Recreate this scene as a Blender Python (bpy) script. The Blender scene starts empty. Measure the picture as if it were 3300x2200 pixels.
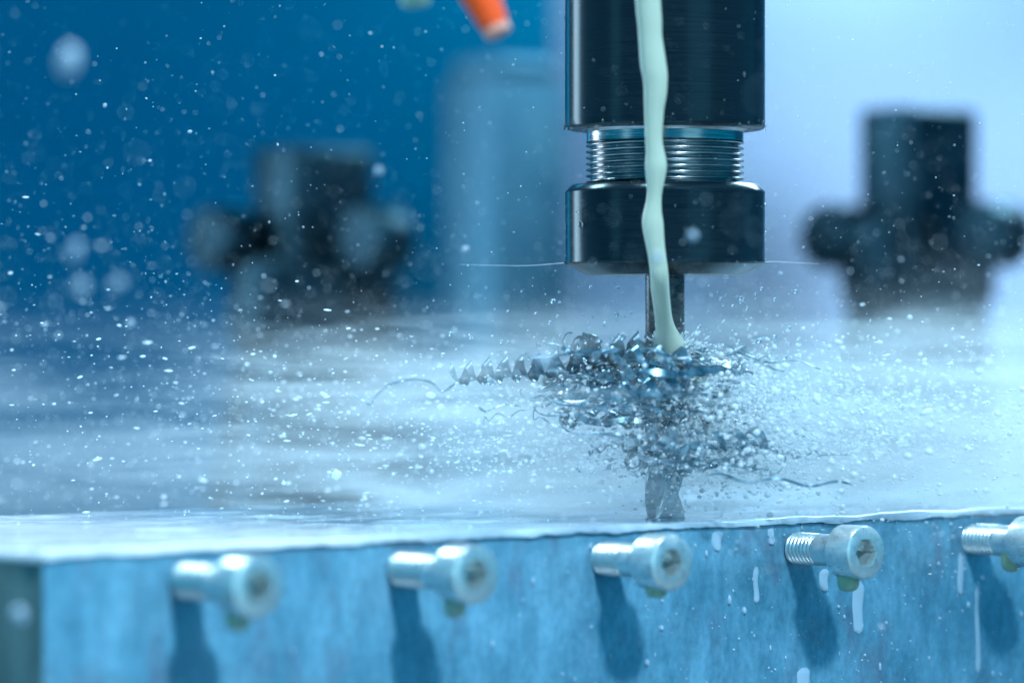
import bpy, bmesh, math, random
import numpy as np
from mathutils import Vector, Matrix, noise

random.seed(7)
rng = np.random.default_rng(11)
S = bpy.context.scene
COL = S.collection
PI = math.pi
# one scene unit is one centimetre; the camera looks along +Y, the cutter stands at Y = 0
D = 88.0
FPX = 11387.0            # focal length in pixels of the 3300 px wide photograph

# ------------------------------------------------------------------ camera
cam_d = bpy.data.cameras.new("camera")
cam = bpy.data.objects.new("camera", cam_d)
COL.objects.link(cam)
cam.location = (0, -D, 0)
cam.rotation_euler = (PI / 2, 0, 0)
cam_d.sensor_width = 36
cam_d.lens = 36 * FPX / 3300
cam_d.clip_start = 1
cam_d.clip_end = 2000
cam_d.dof.use_dof = True
cam_d.dof.focus_distance = D - 0.4
cam_d.dof.aperture_fstop = 0.069
cam_d.dof.aperture_blades = 0
S.camera = cam

# ------------------------------------------------------------------ world, lamps, exposure
W = bpy.data.worlds.new("World")
S.world = W
W.use_nodes = True
bg = W.node_tree.nodes["Background"]
bg.inputs[0].default_value = (0.0, 0.30, 0.56, 1)
bg.inputs[1].default_value = 0.97

S.view_settings.view_transform = 'Standard'
S.view_settings.look = 'None'
S.view_settings.exposure = 0
S.view_settings.gamma = 1
S.cycles.use_denoising = True
S.cycles.max_bounces = 8
S.cycles.volume_bounces = 1
S.cycles.transmission_bounces = 6
S.cycles.transparent_max_bounces = 8
S.cycles.volume_step_rate = 1.5
S.cycles.volume_max_steps = 128
S.cycles.caustics_reflective = False
S.cycles.caustics_refractive = False
S.cycles.sample_clamp_indirect = 6


def lamp(name, loc, aim, power, size, color, size_y=None):
    d = bpy.data.lights.new(name, 'AREA')
    d.energy = power
    d.color = color
    d.size = size
    if size_y:
        d.shape = 'RECTANGLE'
        d.size_y = size_y
    o = bpy.data.objects.new(name, d)
    COL.objects.link(o)
    o.location = loc
    o.rotation_euler = (Vector(aim) - Vector(loc)).to_track_quat('-Z', 'Y').to_euler()
    return o


# the work lamp of the machine, above and to the right of the camera
lamp("work_lamp", (33, -72, 64), (2, 0, -5), 130000, 8, (0.52, 0.80, 1.0))
# the ceiling lamp at the back left, mirrored in the wet tops of the screws
lamp("ceiling_lamp", (-58, 46, 84), (-6, -9, -5), 80000, 24, (0.53, 0.81, 0.94), 16)
# the lamp straight above the front edge of the block
lamp("overhead_lamp", (-6, -9, 74), (-4, -9, -5), 46000, 12, (0.76, 0.83, 0.93), 12)
# unseen lamp added at the back right to brighten the mist from behind
lamp("mist_back_lamp", (36, 62, 46), (10, 6, -4), 66000, 24, (0.50, 0.79, 0.94), 30)
# the lamp at the right side of the enclosure, turned to the back wall
lamp("enclosure_lamp", (38, 8, 4), (33, 92, 4), 11500, 46, (0.60, 0.78, 1.0), 38)
# unseen strip light added at the left for bands and lit side faces
lamp("left_strip_light", (-72, 52, 12), (0, 40, 2), 36000, 22, (0.60, 0.82, 1.0), 60)
# two unseen softboxes added for soft bands in the round steel
lamp("right_softbox", (78, -98, 4), (3.8, 0, 3), 12000, 58, (0.40, 0.86, 1.0), 80)
lamp("left_softbox", (-105, -62, 4), (3.8, 0, 3), 5000, 26, (0.42, 0.86, 1.0), 70)


# ------------------------------------------------------------------ materials
def material(name):
    m = bpy.data.materials.new(name)
    m.use_nodes = True
    nt = m.node_tree
    return m, nt, nt.nodes["Principled BSDF"]


def principled(name, color, metallic=0.0, rough=0.5, **kw):
    m, nt, b = material(name)
    b.inputs["Base Color"].default_value = (*color, 1)
    b.inputs["Metallic"].default_value = metallic
    b.inputs["Roughness"].default_value = rough
    for k, v in kw.items():
        b.inputs[k.replace("_", " ")].default_value = v
    return m


def node(nt, kind, **vals):
    n = nt.nodes.new(kind)
    for k, v in vals.items():
        if k in n.inputs:
            n.inputs[k].default_value = v
        else:
            setattr(n, k, v)
    return n


def worn(name, c1, c2, metallic, rough, scale=(1, 1, 1), nscale=3.0, bump=0.1, lo=0.35, hi=0.65, rvar=0.12, detail=6.0):
    """A surface whose colour, gloss and relief vary with a stretched noise."""
    m, nt, b = material(name)
    tc = node(nt, "ShaderNodeTexCoord")
    mp = node(nt, "ShaderNodeMapping")
    mp.inputs["Scale"].default_value = scale
    nz = node(nt, "ShaderNodeTexNoise", Scale=nscale, Detail=detail, Roughness=0.6)
    rp = node(nt, "ShaderNodeValToRGB")
    rp.color_ramp.elements[0].position = lo
    rp.color_ramp.elements[1].position = hi
    rp.color_ramp.elements[0].color = (*c1, 1)
    rp.color_ramp.elements[1].color = (*c2, 1)
    L = nt.links.new
    L(tc.outputs["Object"], mp.inputs["Vector"])
    L(mp.outputs[0], nz.inputs["Vector"])
    L(nz.outputs[0], rp.inputs[0])
    L(rp.outputs[0], b.inputs["Base Color"])
    mr = node(nt, "ShaderNodeMapRange")
    mr.inputs["To Min"].default_value = max(0.02, rough - rvar)
    mr.inputs["To Max"].default_value = rough + rvar
    L(nz.outputs[0], mr.inputs["Value"])
    L(mr.outputs[0], b.inputs["Roughness"])
    b.inputs["Metallic"].default_value = metallic
    if bump:
        bp = node(nt, "ShaderNodeBump", Strength=bump, Distance=0.05)
        L(nz.outputs[0], bp.inputs["Height"])
        L(bp.outputs[0], b.inputs["Normal"])
    return m


M_black = worn("blackened_steel", (0.003, 0.006, 0.009), (0.009, 0.015, 0.020), 0.0, 0.20, (0.25, 0.25, 30), 2.2, 0.02, rvar=0.05)
M_black.node_tree.nodes["Principled BSDF"].inputs["Specular IOR Level"].default_value = 0.35
M_black.node_tree.nodes["Principled BSDF"].inputs["Specular Tint"].default_value = (0.35, 0.85, 1.0, 1)
M_steel = worn("bright_steel", (0.20, 0.21, 0.22), (0.46, 0.46, 0.46), 1.0, 0.22, (0.5, 0.5, 14), 2.0, 0.05)
M_zinc = worn("zinc_plated_steel", (0.62, 0.68, 0.68), (0.86, 0.90, 0.88), 0.75, 0.30, (1, 1, 1), 5.0, 0.05)
M_carbide = worn("carbide", (0.012, 0.025, 0.033), (0.03, 0.045, 0.055), 0.3, 0.28, (1, 1, 8), 2.0, 0.05)
M_flute = worn("ground_carbide", (0.12, 0.20, 0.24), (0.24, 0.32, 0.36), 1.0, 0.26, (1, 1, 6), 2.0, 0.04)
M_chip = worn("aluminium_swarf", (0.06, 0.15, 0.20), (0.34, 0.47, 0.54), 0.92, 0.30, (1, 1, 1), 2.5, 0.10)
M_clamp = worn("dark_clamp_steel", (0.004, 0.022, 0.034), (0.014, 0.045, 0.062), 0.9, 0.36, (1, 1, 1), 0.6, 0.05)
M_orange = principled("orange_plastic", (1.0, 0.085, 0.0), 0, 0.4)
M_orange_tip = principled("pale_worn_plastic", (0.62, 0.26, 0.18), 0, 0.5)
M_collar = principled("dark_plastic", (0.03, 0.012, 0.01), 0, 0.4)
M_green = principled("pale_green_plastic", (0.35, 0.6, 0.45), 0, 0.45)
M_milk = principled("milky_coolant", (0.76, 0.74, 0.56), 0, 0.14, Subsurface_Weight=0.25, Subsurface_Radius=(0.3, 0.35, 0.3))
M_drip = principled("yellowish_coolant", (0.62, 0.72, 0.46), 0, 0.2, Subsurface_Weight=0.2, Subsurface_Radius=(0.2, 0.2, 0.1))
M_glare_bead = principled("pale_glare_and_bead", (0.46, 0.60, 0.72), 0, 0.12)  # for the painted reflections on the face and the real coolant beads
M_soft = principled("thin_coolant_drop", (0.34, 0.42, 0.50), 0, 0.2)
M_drop, _nt, _b = material("coolant_droplet")
_b.inputs["Base Color"].default_value = (0.92, 0.96, 0.98, 1)
_b.inputs["Roughness"].default_value = 0.12
_t = node(_nt, "ShaderNodeBsdfTranslucent")
_t.inputs[0].default_value = (0.95, 0.98, 1.0, 1)
_m = node(_nt, "ShaderNodeMixShader")
_m.inputs[0].default_value = 0.5
_nt.links.new(_b.outputs[0], _m.inputs[1])
_nt.links.new(_t.outputs[0], _m.inputs[2])
_nt.links.new(_m.outputs[0], _nt.nodes["Material Output"].inputs["Surface"])
M_water = principled("clear_coolant", (0.86, 0.95, 0.98), 0, 0.03, Transmission_Weight=0.92, IOR=1.33)
M_wall = worn("blue_sheet_metal", (0.27, 0.32, 0.42), (0.30, 0.36, 0.45), 1.0, 0.22, (1, 1, 1), 0.03, 0.0, rvar=0.01)
M_panel = worn("deep_blue_sheet_metal", (0.0, 0.25, 0.38), (0.0, 0.28, 0.42), 1.0, 0.19, (1, 1, 1), 0.05, 0.0, rvar=0.01)
M_table = worn("table_steel", (0.16, 0.19, 0.21), (0.28, 0.31, 0.33), 0.7, 0.4, (1, 1, 1), 0.6, 0.05)


def block_material():
    m, nt, b = material("wet_aluminium")
    L = nt.links.new
    tc = node(nt, "ShaderNodeTexCoord")
    def noise_of(scale, nscale, detail=5.0):
        mp = node(nt, "ShaderNodeMapping")
        mp.inputs["Scale"].default_value = scale
        n = node(nt, "ShaderNodeTexNoise", Scale=nscale, Detail=detail, Roughness=0.62)
        L(tc.outputs["Object"], mp.inputs["Vector"])
        L(mp.outputs[0], n.inputs["Vector"])
        return n
    cloud = noise_of((1, 1, 0.8), 0.45)
    streak = noise_of((1.5, 1.5, 0.45), 1.3)
    stain = noise_of((1.0, 1.0, 0.55), 0.55, 3.0)
    speck = noise_of((1, 1, 1), 22.0, 2.0)
    r1 = node(nt, "ShaderNodeValToRGB")
    r1.color_ramp.elements[0].position = 0.34
    r1.color_ramp.elements[1].position = 0.68
    r1.color_ramp.elements[0].color = (0.12, 0.34, 0.46, 1)
    r1.color_ramp.elements[1].color = (0.30, 0.60, 0.76, 1)
    L(cloud.outputs[0], r1.inputs[0])
    r2 = node(nt, "ShaderNodeValToRGB")
    r2.color_ramp.elements[0].position = 0.38
    r2.color_ramp.elements[1].position = 0.66
    r2.color_ramp.elements[0].color = (0.80, 0.82, 0.84, 1)
    r2.color_ramp.elements[1].color = (1.06, 1.06, 1.06, 1)
    L(streak.outputs[0], r2.inputs[0])
    mul = node(nt, "ShaderNodeMixRGB", blend_type='MULTIPLY')
    mul.inputs[0].default_value = 1
    L(r1.outputs[0], mul.inputs[1])
    L(r2.outputs[0], mul.inputs[2])
    r3 = node(nt, "ShaderNodeValToRGB")     # brownish oil stains
    r3.color_ramp.elements[0].position = 0.54
    r3.color_ramp.elements[1].position = 0.68
    r3.color_ramp.elements[0].color = (0, 0, 0, 1)
    r3.color_ramp.elements[1].color = (0.6, 0.6, 0.6, 1)
    L(stain.outputs[0], r3.inputs[0])
    mx = node(nt, "ShaderNodeMixRGB")
    mx.inputs[2].default_value = (0.22, 0.25, 0.34, 1)
    L(r3.outputs[0], mx.inputs[0])
    L(mul.outputs[0], mx.inputs[1])
    r4 = node(nt, "ShaderNodeValToRGB")     # pale dried specks
    r4.color_ramp.elements[0].position = 0.66
    r4.color_ramp.elements[1].position = 0.74
    r4.color_ramp.elements[0].color = (0, 0, 0, 1)
    r4.color_ramp.elements[1].color = (0.7, 0.7, 0.7, 1)
    L(speck.outputs[0], r4.inputs[0])
    mx2 = node(nt, "ShaderNodeMixRGB")
    mx2.inputs[2].default_value = (0.75, 0.82, 0.88, 1)
    L(r4.outputs[0], mx2.inputs[0])
    L(mx.outputs[0], mx2.inputs[1])
    L(mx2.outputs[0], b.inputs["Base Color"])
    mr = node(nt, "ShaderNodeMapRange")
    mr.inputs["To Min"].default_value = 0.20
    mr.inputs["To Max"].default_value = 0.46
    L(streak.outputs[0], mr.inputs["Value"])
    L(mr.outputs[0], b.inputs["Roughness"])
    b.inputs["Metallic"].default_value = 0.35
    grain = noise_of((0.6, 0.6, 14), 3.0, 8.0)       # fine saw and milling lines along the face
    pit = noise_of((1, 1, 0.7), 6.0, 9.0)
    sumn = node(nt, "ShaderNodeMath", operation='MULTIPLY_ADD')
    sumn.inputs[1].default_value = 0.6
    L(grain.outputs[0], sumn.inputs[0])
    L(pit.outputs[0], sumn.inputs[2])
    bp = node(nt, "ShaderNodeBump", Strength=0.16, Distance=0.03)
    L(sumn.outputs[0], bp.inputs["Height"])
    L(bp.outputs[0], b.inputs["Normal"])
    r5 = node(nt, "ShaderNodeValToRGB")
    r5.color_ramp.elements[0].position = 0.36
    r5.color_ramp.elements[1].position = 0.62
    r5.color_ramp.elements[0].color = (0.70, 0.72, 0.74, 1)
    r5.color_ramp.elements[1].color = (1.08, 1.08, 1.08, 1)
    L(pit.outputs[0], r5.inputs[0])
    mul5 = node(nt, "ShaderNodeMixRGB", blend_type='MULTIPLY')
    mul5.inputs[0].default_value = 0.65
    L(mx2.outputs[0], mul5.inputs[1])
    L(r5.outputs[0], mul5.inputs[2])
    L(mul5.outputs[0], b.inputs["Base Color"])
    return m


M_block = block_material()


def film_material():
    m, nt, b = material("coolant_film")
    L = nt.links.new
    tc = node(nt, "ShaderNodeTexCoord")
    mp = node(nt, "ShaderNodeMapping")
    mp.inputs["Scale"].default_value = (0.8, 1.2, 1)
    n = node(nt, "ShaderNodeTexNoise", Scale=0.5, Detail=4.0)
    L(tc.outputs["Object"], mp.inputs["Vector"])
    L(mp.outputs[0], n.inputs["Vector"])
    r = node(nt, "ShaderNodeValToRGB")
    r.color_ramp.elements[0].position = 0.36
    r.color_ramp.elements[1].position = 0.64
    r.color_ramp.elements[0].color = (0.10, 0.22, 0.32, 1)
    r.color_ramp.elements[1].color = (0.45, 0.60, 0.70, 1)
    L(n.outputs[0], r.inputs[0])
    sx = node(nt, "ShaderNodeSeparateXYZ")     # glare painted white at the left end and along the front lip
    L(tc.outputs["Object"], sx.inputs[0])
    left_glare = node(nt, "ShaderNodeMapRange", interpolation_type='SMOOTHSTEP')
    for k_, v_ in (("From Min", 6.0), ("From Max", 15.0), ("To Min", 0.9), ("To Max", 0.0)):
        left_glare.inputs[k_].default_value = v_
    L(sx.outputs[0], left_glare.inputs["Value"])
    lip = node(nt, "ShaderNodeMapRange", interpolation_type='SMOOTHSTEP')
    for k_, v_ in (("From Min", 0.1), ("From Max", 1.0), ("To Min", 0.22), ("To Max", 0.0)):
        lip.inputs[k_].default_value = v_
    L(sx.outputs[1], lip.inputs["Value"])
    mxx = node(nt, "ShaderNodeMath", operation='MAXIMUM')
    L(left_glare.outputs[0], mxx.inputs[0])
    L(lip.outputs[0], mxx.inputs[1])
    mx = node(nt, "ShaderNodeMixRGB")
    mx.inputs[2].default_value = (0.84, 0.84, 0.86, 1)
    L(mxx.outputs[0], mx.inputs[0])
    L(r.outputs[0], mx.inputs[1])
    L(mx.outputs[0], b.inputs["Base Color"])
    b.inputs["Roughness"].default_value = 0.08
    return m


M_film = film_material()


# ------------------------------------------------------------------ helpers
def link(name, me, mat, parent=None, smooth=True, angle=None):
    o = bpy.data.objects.new(name, me)
    COL.objects.link(o)
    if mat is not None and not me.materials:
        me.materials.append(mat)
    if parent is not None:
        o.parent = parent
    if smooth:
        me.polygons.foreach_set("use_smooth", [True] * len(me.polygons))
        if angle is not None:
            me.set_sharp_from_angle(angle=math.radians(angle))
    return o


def tag(o, label=None, cat=None, group=None, kind=None):
    if label:
        o["label"] = label
    if cat:
        o["category"] = cat
    if group:
        o["group"] = group
    if kind:
        o["kind"] = kind
    return o


def thing(name, label, cat, loc=(0, 0, 0), rot=(0, 0, 0), group=None):
    o = bpy.data.objects.new(name, None)
    o.empty_display_size = 0.5
    COL.objects.link(o)
    o.location = loc
    o.rotation_euler = rot
    return tag(o, label, cat, group)


def mesh_of(verts, faces):
    me = bpy.data.meshes.new("mesh")
    me.from_pydata([tuple(v) for v in verts], [], faces)
    me.update()
    return me


def lathe(profile, n=96, axis='Z'):
    """profile: (radius, height) from one end to the other; a radius of 0 closes it."""
    V, F, rings = [], [], []
    for r, z in profile:
        if r <= 1e-6:
            rings.append([len(V)])
            V.append((0, 0, z))
        else:
            rings.append(list(range(len(V), len(V) + n)))
            V += [(r * math.cos(2 * PI * i / n), r * math.sin(2 * PI * i / n), z) for i in range(n)]
    for a, b in zip(rings, rings[1:]):
        for i in range(n):
            j = (i + 1) % n
            if len(a) == 1 and len(b) == 1:
                continue
            if len(a) == 1:
                F.append((a[0], b[j], b[i]))
            elif len(b) == 1:
                F.append((a[i], a[j], b[0]))
            else:
                F.append((a[i], a[j], b[j], b[i]))
    me = mesh_of(V, F)
    bm = bmesh.new()
    bm.from_mesh(me)
    bmesh.ops.recalc_face_normals(bm, faces=bm.faces)
    bm.to_mesh(me)
    bm.free()
    return me


def helix_thread(r_root, r_crest, pitch, z0, z1, n=72):
    """a real V thread: a grid sheared along the axis so that the crest runs as a helix"""
    K = 6
    prof = [0.0, 0.08, 0.55, 1.0, 1.0, 0.5]
    turns = int((z1 - z0) / pitch) + 2
    m = turns * K
    V, F = [], []
    for i in range(n):
        a = 2 * PI * i / n
        for j in range(m + 1):
            z = z0 - pitch + j * pitch / K + pitch * i / n
            zc = min(max(z, z0), z1)
            r = r_root + (r_crest - r_root) * prof[j % K]
            V.append((r * math.cos(a), r * math.sin(a), zc))
    def ix(i, j):
        return i * (m + 1) + j
    for i in range(n):
        for j in range(m):
            if i < n - 1:
                F.append((ix(i, j), ix(i + 1, j), ix(i + 1, j + 1), ix(i, j + 1)))
            elif j + K + 1 <= m:
                F.append((ix(i, j + K), ix(0, j), ix(0, j + 1), ix(i, j + K + 1)) if False else
                         (ix(i, j), ix(0, j + K), ix(0, j + K + 1), ix(i, j + 1)))
    return mesh_of(V, F)


def box_mesh(x0, x1, y0, y1, z0, z1, bevel=0.0, seg=2):
    bm = bmesh.new()
    bmesh.ops.create_cube(bm, size=1)
    bmesh.ops.scale(bm, vec=(x1 - x0, y1 - y0, z1 - z0), verts=bm.verts)
    bmesh.ops.translate(bm, vec=((x0 + x1) / 2, (y0 + y1) / 2, (z0 + z1) / 2), verts=bm.verts)
    if bevel:
        bmesh.ops.bevel(bm, geom=bm.edges[:], offset=bevel, segments=seg, affect='EDGES', profile=0.5)
    me = bpy.data.meshes.new("mesh")
    bm.to_mesh(me)
    bm.free()
    return me


def tube(points, radii, n=16, squash=None):
    """a closed tube of varying radius along a path"""
    P = [Vector(p) for p in points]
    V, F = [], []
    for k, p in enumerate(P):
        t = (P[min(k + 1, len(P) - 1)] - P[max(k - 1, 0)]).normalized()
        u = t.cross(Vector((0, 1, 0)))
        if u.length < 1e-4:
            u = t.cross(Vector((1, 0, 0)))
        u.normalize()
        w = t.cross(u).normalized()
        for i in range(n):
            a = 2 * PI * i / n
            V.append(p + u * (radii[k] * math.cos(a)) + w * (radii[k] * math.sin(a) * (squash or 1)))
    for k in range(len(P) - 1):
        for i in range(n):
            j = (i + 1) % n
            F.append((k * n + i, k * n + j, (k + 1) * n + j, (k + 1) * n + i))
    F.append(tuple(range(n - 1, -1, -1)))
    F.append(tuple((len(P) - 1) * n + i for i in range(n)))
    return mesh_of(V, F)


def px(x, y, Y):
    """the point at depth Y seen at pixel (x, y) of the 3300 x 2200 photograph"""
    d = (D + Y) / FPX
    return Vector(((x - 1650) * d, Y, (1100 - y) * d))


# ------------------------------------------------------------------ the setting
o = link("wall", box_mesh(2.2, 160, 92, 93, -60, 120), M_wall, smooth=False)
tag(o, "pale blue sheet metal wall at the back of the machine", kind="structure")
o = link("wall", box_mesh(-160, 2.2, 91.9, 92.9, -60, 120), M_panel, smooth=False)
tag(o, "deep blue sheet metal wall at the back left of the machine", kind="structure")
link("machine_table", box_mesh(-120, 120, -45, 91.5, -20, -16), M_table, smooth=False)
tag(bpy.data.objects["machine_table"], "steel machine table under the block", kind="structure")

# ------------------------------------------------------------------ aluminium block
ANG = math.radians(40.1)
P0 = Vector((-10.52, -15.4, 0))
TV = Vector((math.cos(ANG), math.sin(ANG), 0))        # along the front edge
NV = Vector((math.sin(ANG), -math.cos(ANG), 0))       # out of the front face
ZT = -4.4                                             # block top
T0, T1 = 1.05, 44.0
block = thing("aluminium_block", "wet aluminium block with a row of cap screws in its front face", "block",
              (P0.x, P0.y, -16), (0, 0, ANG))
bm_me = box_mesh(T0, T1, 0, 14, 0, 16 + ZT - 0.03, 0.09, 3)
M_end_shade = worn("end_shade_aluminium", (0.13, 0.18, 0.17), (0.25, 0.33, 0.31), 0.2, 0.55, (1, 1, 0.4), 0.8, 0.05)  # darker copy for the left end face, its shade put into the colour
body = link("body", bm_me, M_block, block, smooth=True, angle=40)
body.data.materials.append(M_end_shade)
for p_ in body.data.polygons:
    if p_.normal.x < -0.9:
        p_.material_index = 1


def on_face(t, z, out=0.0):
    return P0 + TV * t + NV * out + Vector((0, 0, z))


# screws ------------------------------------------------------------------
def head_mesh():
    n = 48
    R, H, ch, depth, hexr = 0.65, 0.8, 0.07, 0.66, 0.35
    prof = [(0.40, -0.001), (R - 0.03, 0.0), (R, 0.03), (R, H - ch), (R - 0.02, H - ch * 0.4), (R - ch, H)]
    V, F, rings = [], [], []
    for r, z in prof:
        rings.append(list(range(len(V), len(V) + n)))
        for i in range(n):
            a = 2 * PI * i / n
            k = 0.012 * math.sin(24 * a) if r == R else 0
            V.append(((r + k) * math.cos(a), (r + k) * math.sin(a), z))
    def hexpt(a, z, s=1.0):
        sect = (a % (PI / 3)) - PI / 6
        rr = hexr * math.cos(PI / 6) / math.cos(sect) * s
        return (rr * math.cos(a), rr * math.sin(a), z)
    for z, s in ((H, 1.06), (H - 0.03, 1.0), (H - depth, 1.0)):
        rings.append(list(range(len(V), len(V) + n)))
        V += [hexpt(2 * PI * i / n, z, s) for i in range(n)]
    for a, b in zip(rings, rings[1:]):
        for i in range(n):
            j = (i + 1) % n
            F.append((a[i], a[j], b[j], b[i]))
    c = len(V)
    V.append((0, 0, H - depth - 0.08))
    for i in range(n):
        F.append((rings[-1][i], rings[-1][(i + 1) % n], c))
    F.append(tuple(reversed(rings[0])))
    return mesh_of(V, F)


screw_T = [4.59, 10.46, 16.57, 22.89, 29.33]
screw_labels = [
    "blurred cap screw nearest the block's left end with a blown out white thread",
    "cap screw second from the block's left end with a white shiny thread",
    "cap screw in the middle of the row, right below the cutter",
    "cap screw fourth from the block's left end with a green drop under its socket head",
    "sharp cap screw at the right edge whose head is cut off by the frame",
]
ZS = -5.1
axis_rot = NV.to_track_quat('Z', 'Y').to_euler()
proto = None
screws = []
for t, lab in zip(screw_T, screw_labels):
    if proto is None:
        root = thing("cap_screw", lab, "screw", group="cap screws along the block's front face")
        link("thread", helix_thread(0.345, 0.40, 0.125, -0.3, 1.06, 48), M_zinc, root)
        link("shank", lathe([(0.0, 0.0), (0.33, 0.0), (0.33, 1.0), (0.395, 1.06), (0.395, 1.80)], 48), M_zinc, root, angle=40)
        h = link("head", head_mesh(), M_zinc, root, angle=35)
        h.location = (0, 0, 1.8)
        proto = root
    else:
        root = proto.copy()
        COL.objects.link(root)
        for ch in proto.children:
            c = ch.copy()
            c.parent = root
            COL.objects.link(c)
        root["label"] = lab
    root.location = on_face(t, ZS, {0: 0.10, 1: 0.10, 2: -0.2, 3: -0.14, 4: -0.1}[len(screws)])
    root.rotation_euler = axis_rot
    screws.append(root)

# drops hanging under the screws ------------------------------------------
def pendant(r, h):
    prof = [(0, -h), (r * 0.45, -h * 0.96), (r * 0.78, -h * 0.82), (r * 0.95, -h * 0.58), (r, -h * 0.3), (r * 1.05, 0.0), (r * 0.9, 0.12), (0, 0.16)]
    return lathe(prof, 24)


drip_info = [
    (0, 1.95, 0.66, 0.27, 0.34, "pale blurred coolant drop under the head of the screw nearest the left end"),
    (1, 1.95, 0.66, 0.25, 0.36, "coolant drop hanging under the head of the second screw from the left end"),
    (2, 1.85, 0.66, 0.26, 0.20, "faint yellow green drop under the head of the middle screw"),
    (3, 1.85, 0.66, 0.27, 0.34, "yellow green coolant drop under the head of the fourth screw"),
    (4, 1.35, 0.38, 0.27, 0.44, "round pale green drop hanging from the thread of the sharp screw at the right edge"),
]
for i, out, dz, r, h, lab in drip_info:
    o = link("coolant_drop", pendant(r, h), M_drip if i >= 2 else M_milk)
    o.location = on_face(screw_T[i], ZS - dz + 0.02, out)
    tag(o, lab, "drop", "coolant drops hanging under the screws")

# bright reflections on the face, modelled as thin pale strips ----------------------------
def reflection_strip_mesh(w, l, seed):
    rnd = random.Random(seed)
    V, F = [], []
    n, m = 10, 18
    ph = rnd.random() * 9
    for j in range(m + 1):
        v = j / m
        e_ = min(0.5, 0.5 * w / l)
        wid = w * (0.92 + 0.08 * math.sin(v * 5 + ph)) * (1 if v < 1 - e_ else math.sqrt(max(0.0, 1 - ((v - 1 + e_) / e_) ** 2)))
        wid = max(wid * min(1, 0.35 + v * 5), 0.004)
        for i in range(n + 1):
            u = i / n * 2 - 1
            b = (1 - u * u) ** 0.5 * (0.02 + 0.03 * v) * min(1, v * 6) * (1 if v < 0.97 else 0.3)
            V.append((u * wid / 2 + 0.02 * math.sin(v * 7 + ph), -b, -v * l))
    for j in range(m):
        for i in range(n):
            a = j * (n + 1) + i
            F.append((a, a + 1, a + n + 2, a + n + 1))
    return mesh_of(V, F)


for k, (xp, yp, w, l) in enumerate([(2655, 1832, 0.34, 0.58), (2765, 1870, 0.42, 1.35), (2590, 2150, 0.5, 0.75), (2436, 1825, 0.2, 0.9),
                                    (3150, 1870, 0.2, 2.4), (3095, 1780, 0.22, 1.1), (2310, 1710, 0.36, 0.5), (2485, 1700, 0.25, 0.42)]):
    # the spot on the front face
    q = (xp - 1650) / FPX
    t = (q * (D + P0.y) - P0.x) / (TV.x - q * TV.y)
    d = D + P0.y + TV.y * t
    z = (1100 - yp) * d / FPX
    o = link("reflection_strip", reflection_strip_mesh(w, l, k), M_glare_bead, block)
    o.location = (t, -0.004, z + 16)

# the coolant film lying on top of the block -------------------------------
def film_mesh():
    nx, ny = 260, 90
    V, F = [], []
    for j in range(ny + 1):
        v = j / ny
        yy = -0.10 + (v ** 1.7) * 14.1
        for i in range(nx + 1):
            tt = T0 - 0.10 + (T1 - T0) * max(0, i - 1) / nx
            amp = 0.05
            w = noise.noise(Vector((tt * 0.55, yy * 0.8, 3.1))) + 0.5 * noise.noise(Vector((tt * 1.6, yy * 2.2, 7.7)))
            z = 0.05 + amp * w
            lip = min(1.0, max(0.0, (yy + 0.10) / 0.22))
            edge = math.sqrt(max(0.0, 1 - (1 - lip) ** 2))
            out = 0.03 * noise.noise(Vector((tt * 0.9, 1.3, 0)))
            bulge = (0.06 + 0.05 * noise.noise(Vector((tt * 0.35, 5, 0)))) * math.exp(-max(0, yy) / 0.8)
            hang = 0.06 + 0.07 * noise.noise(Vector((tt * 0.8, 2.2, 9))) + 0.05 * noise.noise(Vector((tt * 3.1, 4.2, 9)))
            zz = -max(0.02, hang) * (1 - edge) + (z + bulge) * edge
            if i == 0:                       # it also hangs over the left end
                zz = -0.16 - 0.06 * noise.noise(Vector((yy * 0.9, 8, 1)))
            V.append((tt, yy + out * (1 - lip), zz))
    for j in range(ny):
        for i in range(nx):
            a = j * (nx + 1) + i
            F.append((a, a + 1, a + nx + 2, a + nx + 1))
    return mesh_of(V, F)


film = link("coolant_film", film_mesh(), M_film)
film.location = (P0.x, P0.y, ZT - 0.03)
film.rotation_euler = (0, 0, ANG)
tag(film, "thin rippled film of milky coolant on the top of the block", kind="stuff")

# ------------------------------------------------------------------ collet chuck and end mill
CX = 3.81
chuck = thing("collet_chuck", "blackened steel collet chuck with threaded neck above the cutter", "tool holder", (CX, 0, 5.25))
def zc(z):
    return z - 5.25
link("holder_body", lathe([(1.3, zc(5.262)), (2.38, zc(5.262)), (2.44, zc(5.275)), (2.475, zc(5.31)), (2.49, zc(5.36)), (2.49, zc(5.55)), (2.49, zc(16)), (0, zc(16))], 160), M_black, chuck, angle=30)
link("neck_ring", lathe([(1.5, zc(4.93)), (1.92, zc(4.93)), (1.95, zc(4.96)), (1.955, zc(5.19)), (2.0, zc(5.255)), (2.05, zc(5.262))], 128), M_steel, chuck, angle=30)
link("thread", helix_thread(1.83, 1.965, 0.15, zc(3.80), zc(4.945), 128), M_steel, chuck)
nut = link("collet_nut", lathe([(1.2, zc(3.895)), (2.31, zc(3.895)), (2.33, zc(3.885)), (2.475, zc(3.735)), (2.49, zc(3.70)), (2.485, zc(3.66)), (2.478, zc(2.05)),
                              (2.49, zc(2.0)), (2.495, zc(1.96)), (2.47, zc(1.915)), (2.44, zc(1.90)), (1.93, zc(1.65)), (1.90, zc(1.642)), (0.52, zc(1.642)), (0.5, zc(1.75))], 160), M_black, chuck, angle=25)

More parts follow.
